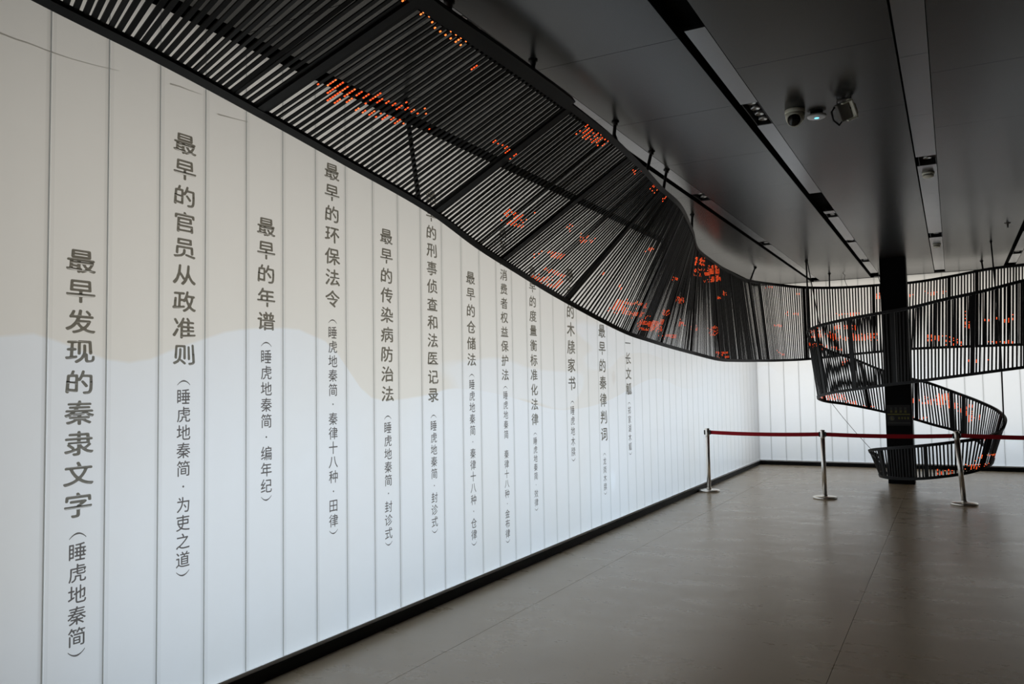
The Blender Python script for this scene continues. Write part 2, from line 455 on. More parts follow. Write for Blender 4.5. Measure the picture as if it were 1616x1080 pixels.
# recessed lamps in the slots
def where(ti, y):
    side = ['leftmost ceiling slot above the slatted ribbon', 'ceiling slot left of the dome camera', 'ceiling slot right of the dome camera', 'ceiling slot at the right edge'][ti]
    return side
NUMW = {1: 'single', 2: 'double', 3: 'triple', 4: 'four lamp'}
ORD = {}
for ti, a, b, n in OPEN:
    if not n: continue
    tx = TR[ti]; xc = tx + .115
    r = empty('recessed_downlight', (xc, (a + b) / 2, HC + .01))
    k = ORD.get(ti, 0); ORD[ti] = k + 1
    nth = ['nearest', 'second', 'third', 'farthest'][k]
    tag(r, '%s black recessed downlight, %s in the %s' % (NUMW[n], nth, where(ti, a)), 'downlight', 'recessed ceiling downlights')
    h = MB()
    xa, xb = tx + .058, tx + TW - .006
    if ti == 2: xa = tx + .03
    h.bounds((xa, a + .004, HC + .052), (xb, b - .004, HC + .075))
    for p, q in (((xa, a + .004, HC + .003), (xa + .004, b - .004, HC + .052)), ((xb - .004, a + .004, HC + .003), (xb, b - .004, HC + .052)),
                 ((xa, a + .004, HC + .003), (xb, a + .008, HC + .052)), ((xa, b - .008, HC + .003), (xb, b - .004, HC + .052))):
        h.bounds(p, q)
    build('housing', h, 'plastic', r, world=None).matrix_basis = PW[r].inverted()
    for i in range(n):
        yy = a + (b - a) * (i + .5) / n
        xm = (xa + xb) / 2
        rad = min(.034, (b - a) / n * .34)
        lz = MB().lathe([(rad, .046), (rad, .022), (rad * .86, .018), (rad * .8, .024), (rad * .45, .040)], (xm, yy, HC + .003), 20)
        o = build('reflector', lz, 'reflector', r, True); o.matrix_basis = PW[r].inverted()

# ------------------------------------------------------------------ lettering on the left wall
LEDGE_LINES = [[(1.80, 3.206), (1.944, 3.203), (2.01, 3.201), (2.065, 3.204), (2.151, 3.201), (2.256, 3.203), (2.381, 3.214), (2.508, 3.23)],
          [(2.8, 3.262), (2.868, 3.267), (2.928, 3.266), (3.003, 3.269)], [(3.112, 3.192), (3.211, 3.199), (3.337, 3.21)]]
GLYPH = {}
RES = 76
def contour(field, x0, y0, px, iso):
    """one flat layer of polygons covering field > iso: runs of full cells plus clipped border cells"""
    V, F, vi = [], [], {}
    def vert(k, p):
        if k not in vi: vi[k] = len(V); V.append(p)
        return vi[k]
    H, W = field.shape
    ins = field > iso
    for j in range(H - 1):
        run = None
        for i in range(W):
            if i < W - 1: n = int(ins[j, i]) + int(ins[j, i+1]) + int(ins[j+1, i]) + int(ins[j+1, i+1])
            else: n = 0
            if n == 4:
                if run is None: run = i
                continue
            if run is not None:
                q = [vert((a, b), (x0 + a * px, y0 + b * px)) for a, b in ((run, j), (i, j), (i, j+1), (run, j+1))]
                F.append(tuple(q)); run = None
            if n == 0 or i == W - 1: continue
            ring = ((i, j), (i+1, j), (i+1, j+1), (i, j+1)); poly = []
            for k in range(4):
                a, b = ring[k], ring[(k+1) % 4]
                fa, fb = field[a[1], a[0]], field[b[1], b[0]]
                if fa > iso: poly.append(vert(a, (x0 + a[0] * px, y0 + a[1] * px)))
                if (fa > iso) != (fb > iso):
                    t = (iso - fa) / (fb - fa)
                    poly.append(vert((min(a, b), max(a, b)), (x0 + (a[0] + (b[0] - a[0]) * t) * px, y0 + (a[1] + (b[1] - a[1]) * t) * px)))
            if len(poly) > 2: F.append(tuple(poly))
    return V, F
def glyph(ch, bold):
    """outline of a character from the built-in type, thickened by blurring a fine raster of it"""
    key = (ch, bold)
    if key in GLYPH: return GLYPH[key]
    cu = bpy.data.curves.new('g', 'FONT'); cu.body = ch; cu.resolution_u = 3
    o = bpy.data.objects.new('g', cu); COL.objects.link(o)
    bpy.context.view_layer.update()
    me = bpy.data.meshes.new_from_object(o.evaluated_get(bpy.context.evaluated_depsgraph_get()))
    me.calc_loop_triangles()
    v = np.array([(p.co.x, p.co.y) for p in me.vertices]); tri = [tuple(t_.vertices) for t_ in me.loop_triangles]
    bpy.data.objects.remove(o); bpy.data.curves.remove(cu); bpy.data.meshes.remove(me)
    lo, hi = v.min(0), v.max(0); px = 1.0 / RES; pad = .09
    x0, y0 = lo[0] - pad, lo[1] - pad
    W, H = int((hi[0] - lo[0] + 2 * pad) / px) + 1, int((hi[1] - lo[1] + 2 * pad) / px) + 1
    f = np.zeros((H * 2, W * 2))
    for t_ in tri:
        A, B, C = v[t_[0]], v[t_[1]], v[t_[2]]
        i0 = max(0, int((min(A[0], B[0], C[0]) - x0) / px * 2) - 1); i1 = min(2 * W, int((max(A[0], B[0], C[0]) - x0) / px * 2) + 2)
        j0 = max(0, int((min(A[1], B[1], C[1]) - y0) / px * 2) - 1); j1 = min(2 * H, int((max(A[1], B[1], C[1]) - y0) / px * 2) + 2)
        X, Y = np.meshgrid(x0 + np.arange(i0, i1) * px / 2, y0 + np.arange(j0, j1) * px / 2)
        def e(P, Q): return (Q[0] - P[0]) * (Y - P[1]) - (Q[1] - P[1]) * (X - P[0])
        a, b, c = e(A, B), e(B, C), e(C, A)
        f[j0:j1, i0:i1][((a >= 0) & (b >= 0) & (c >= 0)) | ((a <= 0) & (b <= 0) & (c <= 0))] = 1
    sg = 3.2 if bold < .3 else 2.2
    kr = np.exp(-.5 * (np.arange(-9, 10) / sg) ** 2); kr /= kr.sum()
    f = np.apply_along_axis(lambda r_: np.convolve(r_, kr, 'same'), 0, f)
    f = np.apply_along_axis(lambda r_: np.convolve(r_, kr, 'same'), 1, f)[::2, ::2]
    V, F = contour(f, x0, y0, px, bold)
    GLYPH[key] = (V, F, (lo[0] + hi[0]) / 2, (lo[1] + hi[1]) / 2, hi[0] - lo[0], hi[1] - lo[1])
    return GLYPH[key]
def put_glyph(V, F, ch, yc, zc, wd, ht, bold, serif=False):
    """ch centred at (yc, zc) on the wall; wd/ht are the cell of a full-size character"""
    v, f, cx, cy, gw, gh = glyph(ch, bold)
    n = len(V)
    for x, y in v:
        a = (x - cx) * wd; b = (y - cy) * ht
        if serif:                                     # clerical look: lower strokes spread wide and lift towards their ends
            q = (x - cx) / max(gw / 2, .3)
            b += .06 * ht * (abs(q) ** 3) * (0.8 if y < cy else -0.2)
            a *= 1.0 + .07 * ((cy - y) / max(gh / 2, .3))
        V.append((0.0022, yc + a, zc + b))
    F += [tuple(n + i for i in p) for p in f]
def arc(V, F, yc, zc, wd, up):
    n = len(V); N = 12; th = wd * .105; sag = wd * .27 * (1 if up else -1)
    for i in range(N + 1):
        q = -1 + 2 * i / N; y = yc + q * wd / 2; z = zc + sag * (.5 - q * q)
        t = th * (1 - .45 * abs(q)) / 2
        V.append((0.0022, y, z - t)); V.append((0.0022, y, z + t))
    for i in range(N): F.append((n + 2*i, n + 2*i + 2, n + 2*i + 3, n + 2*i + 1))
def letters(name, V, F, mat, parent):
    me = bpy.data.meshes.new(name); me.from_pydata(V, [], F); me.materials.append(MAT[mat])
    o = link(name, me, parent)
    return o
COLS = [  # wall y, heading, z of first and last heading character, note in brackets, z of its first and last character
    (2.324, '最早发现的秦隶文字', 2.265, 1.149, '睡虎地秦简', 0.938, 0.559),
    (2.897, '最早的官员从政准则', 2.965, 1.849, '睡虎地秦简·为吏之道', 1.631, 0.794),
    (3.475, '最早的年谱', 2.618, 2.062, '睡虎地秦简·编年纪', 1.854, 1.104),
    (4.054, '最早的环保法令', 3.080, 2.244, '睡虎地秦简·秦律十八种·田律', 2.025, 0.817),
    (4.630, '最早的传染病防治法', 2.742, 1.618, '睡虎地秦简·封诊式', 1.381, 0.642),
    (5.205, '最早的刑事侦查和法医记录', 3.146, 1.600, '睡虎地秦简·封诊式', 1.366, 0.634),
    (5.778, '最早的仓储法', 2.571, 1.886, '睡虎地秦简·秦律十八种·仓律', 1.680, 0.442),
    (6.352, '最早的消费者权益保护法', 3.051, 1.762, '睡虎地秦简 秦律十八种·金布律', 1.581, 0.357),
    (6.922, '最早的度量衡标准化法律', 2.754, 1.342, '睡虎地秦简·效律', 1.137, 0.555),
    (7.796, '最早的木牍家书', 2.819, 1.683, '睡虎地木牍', 1.398, 0.967),
    (8.655, '最早的秦律判词', 2.276, 1.095, '龙岗木牍', 0.794, 0.505),
    (9.494, '一长文觚', 2.171, 1.607, '郑家湖木觚', 1.341, 0.899)]
for y, head, za, zb, note, zc, zd in COLS:
    V, F = [], []; n = len(head); p = (za - zb) / (n - 1)
    for i, ch in enumerate(head):
        put_glyph(V, F, ch, y, za - p * i, .148 * p / .1395, .118 * p / .1395, 0.21, True)
    o = letters('heading_lettering', V, F, 'ink', wl); o['label'] = 'large grey vertical heading characters'
    V, F = [], []; n = len(note); p = (zc - zd) / (n - 1)
    for i, ch in enumerate(note):
        if ch != ' ': put_glyph(V, F, ch, y, zc - p * i, p * .98, p * .93, 0.33)
    arc(V, F, y, zc + p * .76, p * .86, True); arc(V, F, y, zd - p * .76, p * .86, False)
    o = letters('note_lettering', V, F, 'ink2', wl); o['label'] = 'small grey bracketed source note'

# thin grey lines painted high on near planks for a ledge behind the glass
for pts in LEDGE_LINES:
    V, F = [], []
    for i, (y, z) in enumerate(pts):
        q = i / (len(pts) - 1); t = .0045 * (1 - .75 * q)
        V += [(0.0012, y, z - t), (0.0012, y, z + t)]
    for i in range(len(pts) - 1): F.append((2*i, 2*i + 2, 2*i + 3, 2*i + 1))
    letters('ledge_line', V, F, 'ledge', wl)

# ------------------------------------------------------------------ column
cx0, cx1, cy0, cy1 = 2.540, 2.925, 14.435, 14.82
c = empty('column', (2.7325, 14.6275, 0))
tag(c, 'square black column inside the spiral of slats', 'column')
def wb(name, mb, mats, parent, **k):
    o = build(name, mb, mats, parent, **k); o.matrix_basis = PW[parent].inverted(); return o
wb('shaft', MB().bounds((cx0, cy0, 0), (cx1, cy1, HC)), 'column', c, bevel=.006)
sg = MB()
xm = (cx0 + cx1) / 2
yf = cy0 - .004
sgo = wb('notice_plate', MB().bounds((cx0 + .02, yf, .93), (cx1 - .02, cy0 + .001, 1.26)), 'plastic', c)
sgo['label'] = 'black notice with mustard and grey print'
m = MB()
m.bounds((xm - .165, yf - .0015, 1.105), (xm + .165, yf, 1.119), 0)
m.bounds((xm - .165, yf - .0015, .968), (xm + .165, yf, .980), 1)
random.seed(4)
def scribble(m, x, z, w, h, mi):
    for q in (0.9, 0.45, 0.05):
        m.bounds((x - w * random.uniform(.3, .5), yf - .0012, z + h * (q - .5) - .003), (x + w * random.uniform(.3, .5), yf, z + h * (q - .5) + .003), mi)
    for q in (-.25, .2):
        m.bounds((x + w * q - .003, yf - .0013, z - h * random.uniform(.2, .5)), (x + w * q + .003, yf, z + h * random.uniform(.2, .5)), mi)
for r_ in range(2):
    for k in range(4): scribble(m, xm - .105 + .068 * k, 1.205 - .048 * r_, .040, .036, 1 if r_ == 0 else 0)
for k in range(4): scribble(m, xm + .005 + .043 * k, 1.052, .030, .034, 0)
m.lathe([(.040, 0), (.040, .0012), (.034, .0012), (.034, .0006)], (xm - .10, yf, 1.048), 20, 1, (Vector((1, 0, 0)), Vector((0, 0, 1)), Vector((0, -1, 0))))
m.bounds((xm - .108, yf - .002, 1.028), (xm - .098, yf, 1.07), 0); m.bounds((xm - .10, yf - .002, 1.028), (xm - .075, yf, 1.036), 0)
wb('notice_print', m, ['mustard', 'dullgrey'], c)

# ------------------------------------------------------------------ the slatted ribbon
# pairs of rail points (upper rail, lower rail) along the ribbon, from above the near wall to the last turn at the column
CTRL = [
(1.450,0.500,3.480,0.660,0.900,3.200), (1.450,1.400,3.480,0.677,1.700,3.091),
(1.440,2.200,3.480,0.620,2.250,3.075), (1.387,3.132,3.480,0.524,2.950,3.045),
(1.399,3.770,3.480,0.456,3.620,2.993), (1.398,4.773,3.480,0.396,4.650,2.877),
(1.381,5.482,3.475,0.352,5.300,2.750), (1.312,6.358,3.470,0.331,5.950,2.640),
(1.233,7.092,3.460,0.267,6.950,2.505), (1.184,7.878,3.440,0.395,8.200,2.254),
(0.932,9.153,3.440,0.445,9.000,2.170), (0.574,10.814,3.440,0.425,10.950,2.072),
(0.498,11.695,3.440,0.497,11.850,2.012), (0.423,13.068,3.440,0.521,13.100,2.014),
(0.484,14.161,3.420,0.602,14.300,2.036), (0.731,15.100,3.433,0.834,15.000,2.049),
(1.192,15.650,3.397,1.208,15.600,2.074), (1.815,15.920,3.378,1.823,15.920,2.137),
(2.447,16.000,3.385,2.411,16.000,2.182), (2.961,16.000,3.391,2.894,16.000,2.210),
(3.559,15.900,3.440,3.508,15.900,2.216), (4.123,15.700,3.495,4.068,15.700,2.209),
(4.608,15.400,3.490,4.551,15.400,2.199), (5.350,14.950,3.450,5.350,14.950,2.120),
(5.750,14.300,3.380,5.750,14.300,2.050), (5.700,13.600,3.270,5.700,13.600,1.980),
(5.250,13.100,3.140,5.250,13.100,1.900), (4.426,12.950,2.981,4.374,12.950,1.803),
(3.900,13.000,2.868,3.836,13.000,1.734), (3.459,13.070,2.797,3.413,13.070,1.681),
(2.995,13.200,2.713,2.968,13.200,1.626), (2.619,13.330,2.674,2.629,13.330,1.589),
(2.257,13.500,2.639,2.306,13.500,1.545), (1.886,13.750,2.599,1.940,13.750,1.498),
(1.595,13.980,2.553,1.711,13.980,1.457), (1.414,14.250,2.482,1.541,14.250,1.402),
(1.472,14.580,2.323,1.599,14.580,1.331), (1.723,14.880,2.161,1.893,14.880,1.269),
(2.017,15.030,2.046,2.146,15.030,1.210), (2.469,15.120,1.833,2.501,15.120,1.120),
(2.928,15.120,1.675,2.901,15.120,1.015), (3.144,15.050,1.613,3.190,15.050,0.925),
(3.524,14.900,1.454,3.525,14.900,0.833), (3.883,14.660,1.294,3.806,14.660,0.701),
(4.103,14.350,1.166,3.953,14.350,0.580), (4.178,14.000,1.029,4.001,14.000,0.467),
(4.070,13.680,0.878,3.923,13.680,0.401), (3.816,13.480,0.801,3.717,13.480,0.327),
(3.534,13.380,0.757,3.514,13.380,0.285), (2.972,13.400,0.676,2.979,13.400,0.203),
(2.598,13.620,0.624,2.625,13.620,0.180), (2.316,14.000,0.551,2.448,14.000,0.178),
(2.405,14.350,0.455,2.533,14.350,0.175)]

LEDS = [
(49.0,0.035,8.0,0.030,0.0000,'row'), (58.5,0.600,9.0,0.080,-0.0090,'big'), (81.3,0.418,3.0,0.060,-0.0076,'mid'), (97.5,0.715,4.0,0.062,-0.0080,'big'),
(117.3,0.794,4.0,0.045,-0.0076,'mid'), (113.4,0.573,2.0,0.022,-0.0022,'mid'), (121.8,0.583,3.5,0.040,-0.0054,'mid'), (122.7,0.924,5.0,0.063,-0.0057,'big'), (93.7,0.050,3.5,0.045,-0.0035,'row'),
(114.1,0.033,1.5,0.020,-0.0076,'mid'), (129.4,0.025,3.0,0.020,-0.0003,'mid'), (138.0,0.030,2.5,0.025,0.0019,'mid'), (62.0,0.130,0.5,0.015,0.0000,'dot'), (147.8,0.380,1.5,0.025,-0.0000,'mid'),
(136.5,0.690,1.0,0.015,0.0000,'mid'), (143.5,0.705,1.0,0.020,0.0000,'mid'), (153.1,0.819,8.0,0.070,-0.0046,'big'), (170.3,0.863,10.0,0.060,-0.0023,'big'), (178.6,0.725,4.5,0.035,-0.0018,'flower'),
(188.9,0.566,6.5,0.040,-0.0031,'flower'), (175.6,0.434,3.0,0.015,-0.0031,'mid'), (197.1,0.744,4.5,0.035,-0.0024,'mid'), (209.1,0.753,4.5,0.025,-0.0037,'mid'), (186.3,0.915,7.0,0.030,-0.0031,'mid'),
(226.8,0.715,6.5,0.055,-0.0035,'flower'), (211.2,0.091,8.5,0.035,-0.0044,'big'), (209.4,0.205,6.0,0.040,-0.0037,'mid'), (229.8,0.126,11.5,0.080,-0.0047,'big'), (237.1,0.346,4.5,0.020,-0.0037,'flower'),
(247.4,0.266,3.0,0.018,-0.0042,'mid'), (236.0,0.953,9.0,0.035,-0.0013,'mid'), (295.4,0.041,3.0,0.020,-0.0031,'far'), (308.2,0.107,2.5,0.025,-0.0030,'far'), (306.5,0.371,3.0,0.030,-0.0024,'far'),
(297.7,0.570,3.0,0.037,-0.0020,'far'), (298.1,0.895,1.5,0.030,-0.0000,'far'), (328.1,0.381,4.5,0.040,0.0030,'far'), (339.0,0.161,1.5,0.050,0.0026,'far'), (349.8,0.199,1.5,0.020,0.0050,'far'),
(354.8,0.189,2.5,0.030,0.0050,'far'), (360.2,0.195,2.5,0.030,0.0076,'far'), (528.3,0.117,6.0,0.070,-0.0085,'big'), (518.7,0.112,4.0,0.030,-0.0077,'row'), (534.7,0.216,13.5,0.020,-0.0137,'row'),
(512.1,0.293,4.5,0.040,-0.0068,'row'), (518.1,0.269,6.0,0.035,-0.0066,'row'), (519.5,0.602,1.0,0.062,0.0000,'mid'), (488.6,0.477,4.0,0.050,-0.0083,'big'), (485.6,0.574,2.5,0.045,-0.0096,'big'),
(481.9,0.318,2.5,0.095,-0.0093,'mid'), (472.4,0.415,2.0,0.058,-0.0096,'big'), (476.1,0.363,1.5,0.025,-0.0126,'mid'), (478.6,0.839,3.0,0.035,-0.0065,'mid'), (475.4,0.650,5.0,0.018,-0.0087,'mid'),
(548.1,0.910,5.5,0.055,-0.0086,'row'), (555.6,0.954,2.0,0.035,-0.0077,'row'), (562.6,0.967,2.0,0.022,-0.0078,'row'), (580.6,0.939,2.0,0.035,-0.0238,'row'), (581.5,0.480,4.0,0.105,-0.0206,'big'),
(589.1,0.320,2.5,0.195,-0.0366,'big'), (592.0,0.450,1.5,0.140,-0.0351,'big'), (596.8,0.430,2.0,0.230,-0.0273,'big'), (600.0,0.435,1.5,0.085,-0.0250,'mid'), (590.6,0.178,4.0,0.068,-0.0287,'mid'),
(621.2,0.818,8.0,0.050,-0.0257,'big'), (629.9,0.884,5.0,0.060,-0.0211,'row'), (640.0,0.865,2.5,0.085,-0.0135,'row'), (630.5,0.642,1.0,0.068,0.0000,'mid'), (605.3,0.836,4.0,0.060,-0.0297,'mid')]

SLATP = 0.0485
P = np.array(CTRL)
kk = np.concatenate([[0], np.cumsum(np.linalg.norm(np.diff(P, axis=0), axis=1))])
mm = np.zeros_like(P)
for i in range(len(P)):
    if 0 < i < len(P) - 1:
        d0 = (P[i] - P[i-1]) / (kk[i] - kk[i-1]); d1 = (P[i+1] - P[i]) / (kk[i+1] - kk[i]); ww = (kk[i] - kk[i-1]) / (kk[i+1] - kk[i-1])
        mm[i] = d0 * (1 - ww) + d1 * ww
    else:
        a, b = max(i-1, 0), min(i+1, len(P)-1); mm[i] = (P[b] - P[a]) / (kk[b] - kk[a])
def ev(s):
    i = int(np.clip(np.searchsorted(kk, s) - 1, 0, len(P) - 2)); h = kk[i+1] - kk[i]; u = (s - kk[i]) / h
    return (2*u**3-3*u*u+1)*P[i] + (u**3-2*u*u+u)*h*mm[i] + (-2*u**3+3*u*u)*P[i+1] + (u**3-u*u)*h*mm[i+1]
S_ = np.linspace(0, kk[-1], 4000); E_ = np.array([ev(s) for s in S_])
c_ = (E_[:, :3] + E_[:, 3:]) / 2; L_ = np.concatenate([[0], np.cumsum(np.linalg.norm(np.diff(c_, axis=0), axis=1))])
NS = int(L_[-1] / SLATP)
def at(idx):
    x = idx / NS * L_[-1]
    return np.array([np.interp(x, L_, E_[:, j]) for j in range(6)])
G = np.array([at(i) for i in range(NS + 1)])
def frame(idx):
    """upper point, lower point, unit tangent, across (upper to lower) and normal at a slat index"""
    g = at(idx); a0 = at(max(idx - .5, 0)); a1 = at(min(idx + .5, NS))
    T, B = Vector(g[:3]), Vector(g[3:])
    ac = (B - T).normalized()
    t = Vector((a1[:3] + a1[3:]) - (a0[:3] + a0[3:])); t = (t - ac * t.dot(ac)).normalized()
    return T, B, t, ac, t.cross(ac).normalized()

rb = empty('slatted_ribbon', (2.7, 13.9, 0))
tag(rb, 'long black ribbon of slats winding from the ceiling down around the column', 'sculpture')
def wr(name, mb, mats, smooth=False, parent=None):
    o = build(name, mb, mats, parent or rb, smooth); o.matrix_basis = PW[parent or rb].inverted(); PW[o] = Matrix.Identity(4); return o

def rail(name, upper, half_w, half_t, lo=0, hi=None, step=1.0, shift=0.0):
    hi = NS if hi is None else hi
    V, F = [], []
    N = int((hi - lo) / step)
    for i in range(N + 1):
        T, B, t, ac, n = frame(lo + (hi - lo) * i / N)
        q = (T if upper else B) + ac * shift
        for sa, sn in ((-1, -1), (1, -1), (1, 1), (-1, 1)):
            V.append(tuple(q + ac * half_w * sa + n * half_t * sn))
    for i in range(N):
        for k in range(4):
            k2 = (k + 1) % 4
            F.append((4*i + k, 4*i + k2, 4*i + 4 + k2, 4*i + 4 + k))
    F.append((3, 2, 1, 0)); F.append(tuple(4*N + k for k in range(4)))
    mb = MB(); mb.v, mb.f, mb.mi = V, F, [0] * len(F)
    return wr(name, mb, 'steel')
rail('upper_rail', True, .022, .016)
rail('lower_rail', False, .021, .016)
cov = rail('rail_cover', True, .040, .022, 0, 82, 1.0, -.012); cov['label'] = 'wider cover channel over the near end of the upper rail'

# slats: the 300 that show largest are parts, the rest one joined part
RIBS = [8, 47, 83, 107, 133, 158, 183, 208, 233, 258, 281, 289, 312, 337, 362, 371, 396, 421, 446, 468, 481, 503, 517, 531, 545, 563, 580, 592, 596, 612, 628, 645, 660]
RIBSET = set(RIBS)
SLAT_ME = MB().box((0, 0, 0), (.5, .5, .5)).mesh('slat', 'slat')
RIB_ME = MB().box((0, 0, 0), (.5, .5, .5)).mesh('rib', 'steel')
def seen(idx):
    """rough size in the picture, only to choose which slats become single parts"""
    g = G[idx]; pts = []
    for p in (g[:3], (g[:3] + g[3:]) / 2, g[3:]):
        v = Vector(p) - CAM; d = v.dot(fwd)
        if d < .2: return 0
        pts.append((808 + FPX * v.dot(cam_r) / d, 540 - FPX * v.dot(cam_u) / d))
    inside = sum(0 < x < 1616 and 0 < y < 1080 for x, y in pts)
    if not inside: return 0
    return math.hypot(pts[0][0] - pts[2][0], pts[0][1] - pts[2][1]) * inside / 3 + (30 if 460 < idx < 540 else 0)
idxs = [i for i in range(1, NS) if i not in RIBSET]
big = set(sorted(idxs, key=seen, reverse=True)[:300])
rest = MB()
def slat_matrix(i, wd, th, twist=0.0):
    T, B, t, ac, n = frame(i)
    t, n = t * math.cos(twist) + n * math.sin(twist), n * math.cos(twist) - t * math.sin(twist)
    ln = (B - T).length - .03
    c = (T + B) / 2
    m = Matrix.Identity(4)
    for k in range(3):
        m[k][0], m[k][1], m[k][2], m[k][3] = t[k] * wd, n[k] * th, ac[k] * ln, c[k]
    return m
SW, STH = .0228, .007
jit = random.Random(3)
for i in idxs:
    wm = slat_matrix(min(max(i + jit.gauss(0, .05), 0), NS), SW, STH, jit.gauss(0, .09))
    if i in big:
        link('slat', SLAT_ME, rb, wm)
    else:
        ax = [Vector((wm[0][k], wm[1][k], wm[2][k])) for k in range(3)]
        rest.box(wm.translation, (.5, .5, .5), 0, ax)
o = wr('remaining_slats', rest, 'slat'); o['kind'] = 'stuff'
for i in RIBS:
    link('rib', RIB_ME, rb, slat_matrix(i, .052, .024))

# hangers from the ceiling
def hanger(cx, cy, idx, r=.012, upper=True, bend=0.0, foot=True):
    T, B, t, ac, n = frame(idx)
    e = T if upper else B
    top = Vector((cx, cy, HC + .002))
    mid = top.lerp(e, .55) + Vector((-bend, 0, 0))
    mb = MB().tube([top, top.lerp(mid, .5), mid, mid.lerp(e, .5), e], r, 8)
    o = wr('hanger_rod', mb, 'steel', True)
    if foot:
        f = MB().lathe([(r * 2.1, 0), (r * 2.1, -.008), (r * 1.3, -.014), (r * 1.3, -.03)], (cx, cy, HC + .001), 14)
        wr('ceiling_flange', f, 'steel', True, o)
def near_idx(x, y, lo, hi):
    return min(range(lo, hi), key=lambda i: (G[i][0] - x) ** 2 + (G[i][1] - y) ** 2)
for x, y, lo, hi, bend in ((1.30, 2.35, 20, 60, .0), (1.31, 3.46, 40, 90, .04), (1.344, 4.347, 50, 100, .03), (1.355, 5.70, 80, 120, .02), (1.335, 6.60, 100, 140, 0), (1.26, 7.25, 110, 160, 0),
                           (0.90, 9.35, 150, 200, 0), (0.60, 14.25, 260, 300, 0), (1.60, 15.86, 310, 335, 0), (4.03, 15.76, 360, 390, 0), (5.7, 14.5, 400, 440, 0)):
    hanger(x, y, near_idx(x, y, lo, hi), .014, True, bend)
hanger(1.475, 14.0, 535, .013)
hanger(1.50, 13.93, 529, .008)
hanger(4.09, 13.58, 621, .010, True, -.03)
hanger(0.26, 4.52, 79, .017, False, 0.0)
# loose wires
mb = MB().tube([(1.82, 15.95, HC), (1.86, 15.95, HC - .05), (1.84, 15.95, HC - .1), (1.88, 15.94, 3.42), (1.9, 15.93, 3.39)], .005, 6)
wr('loose_wire', mb, 'plastic', True)
mb = MB().tube([(2.42, 16.02, HC), (2.41, 16.02, HC - .12), (2.43, 16.02, 3.45), (2.46, 16.01, 3.39)], .005, 6)
wr('loose_wire', mb, 'plastic', True)
a, b = Vector(at(548)[3:]), Vector(at(664)[:3])
wr('stay_cable', MB().tube([a, a.lerp(b, .33) + Vector((0, 0, -.02)), a.lerp(b, .66) + Vector((0, 0, -.02)), b], .004, 6), 'lampgrey', True)

# lit dots between and on the slats: small clusters like pixel characters
random.seed(11)
def cluster(i0, v0, hi, hv, slope, mode):
    mb = MB()
    ln = np.linalg.norm(at(i0)[:3] - at(i0)[3:])
    dv = .0165 / ln
    n_i = max(0, int(round(hi))); n_v = max(1, int(round(hv / dv)))
    strokes = []
    if mode in ('big', 'mid', 'far'):
        for _ in range(max(2, int((n_i * n_v) ** .5 * (1.5 if mode == 'big' else .9)))):
            horiz = random.random() < .6
            strokes.append((horiz, random.uniform(-1, 1), random.uniform(-1, .4), random.uniform(.5, 1.3)))
    for di in range(-n_i, n_i + 1):
        i = int(round(i0)) + di
        if not 1 <= i < NS: continue
        T, B, t, ac, n = frame(i)
        for dj in range(-n_v, n_v + 1):
            x = di / max(n_i, 1); y = dj / max(n_v, 1)
            if mode == 'row': on = random.random() < .62
            elif mode == 'flower':
                rr = math.hypot(x, y); on = rr < 1 and random.random() < .62 - .3 * rr
            elif mode == 'dot': on = True
            else:
                on = random.random() < .10
                for hz_, c0, s0, l0 in strokes:
                    p, q = (x, y) if hz_ else (y, x)
                    if abs(q - c0) < (.6 / max(n_v if hz_ else n_i, 1)) + .09 and s0 <= p <= s0 + l0: on = True
                on = on and random.random() < .9
            if not on: continue
            v = v0 + slope * di + dj * dv
            if not .012 < v < .988: continue
            c = T.lerp(B, v)
            mb.box(c, (.0050, .0045, .0052), 0, (t, n, ac))
    if mb.f:
        o = wr('led_cluster', mb, 'ledhot' if i0 < 60 and v0 < .2 else 'led'); o['kind'] = 'stuff'; return o
for c6 in LEDS: cluster(*c6)

# ------------------------------------------------------------------ barrier posts with red belts
POSTS = [((0.159, 12.469), (0.159, 12.469), 'at the lettered wall'), ((1.858, 12.302), (1.856, 12.30), 'in the middle'),
         ((3.587, 12.330), (3.530, 12.33), 'leaning'), ((5.32, 12.25), (5.32, 12.25), 'end')]
PLAB = ['polished steel barrier post standing nearest the lettered wall', 'polished steel barrier post in the middle, left of the black column',
        'polished steel barrier post leaning slightly, right of the black column', 'polished steel barrier post holding the right end of the red belt']
HP = .968
heads = []
for (b, tp, _), lab in zip(POSTS, PLAB):
    r = empty('barrier_post', (b[0], b[1], 0)); tag(r, lab, 'barrier post', 'belt barrier posts')
    base = Vector((b[0], b[1], 0)); top = Vector((tp[0], tp[1], HP)); az = (top - base).normalized()
    ax = Vector((1, 0, 0)); ax = (ax - az * ax.dot(az)).normalized(); ay = az.cross(ax); A = (ax, ay, az)
    wb('base', MB().lathe([(.160, 0), (.163, .004), (.163, .022), (.155, .030), (.06, .036), (.036, .042)], base, 40, 0), 'chrome', r, smooth=True)
    wb('post', MB().lathe([(.0315, .035), (.0315, HP - .115)], base, 28, 0, A), 'chrome', r, smooth=True)
    wb('collar', MB().lathe([(.034, .036), (.038, .040), (.038, .052), (.033, .058)], base, 28, 0, A), 'chrome', r, smooth=True)
    hd = wb('belt_head', MB().lathe([(.0325, HP - .115), (.0345, HP - .110), (.0345, HP - .006), (.030, HP)], base, 28, 0, A), 'chrome', r, smooth=True)
    hc = top - az * .062
    PW[hd] = PW[r]
    for s_ in (-1, 1):
        wb('belt_slot', MB().box(hc + ax * .036 * s_, (.012, .020, .034), 0, A), 'plastic', hd).matrix_basis = Matrix.Identity(4) @ PW[r].inverted() if False else PW[r].inverted()
    heads.append((r, hc, ax))
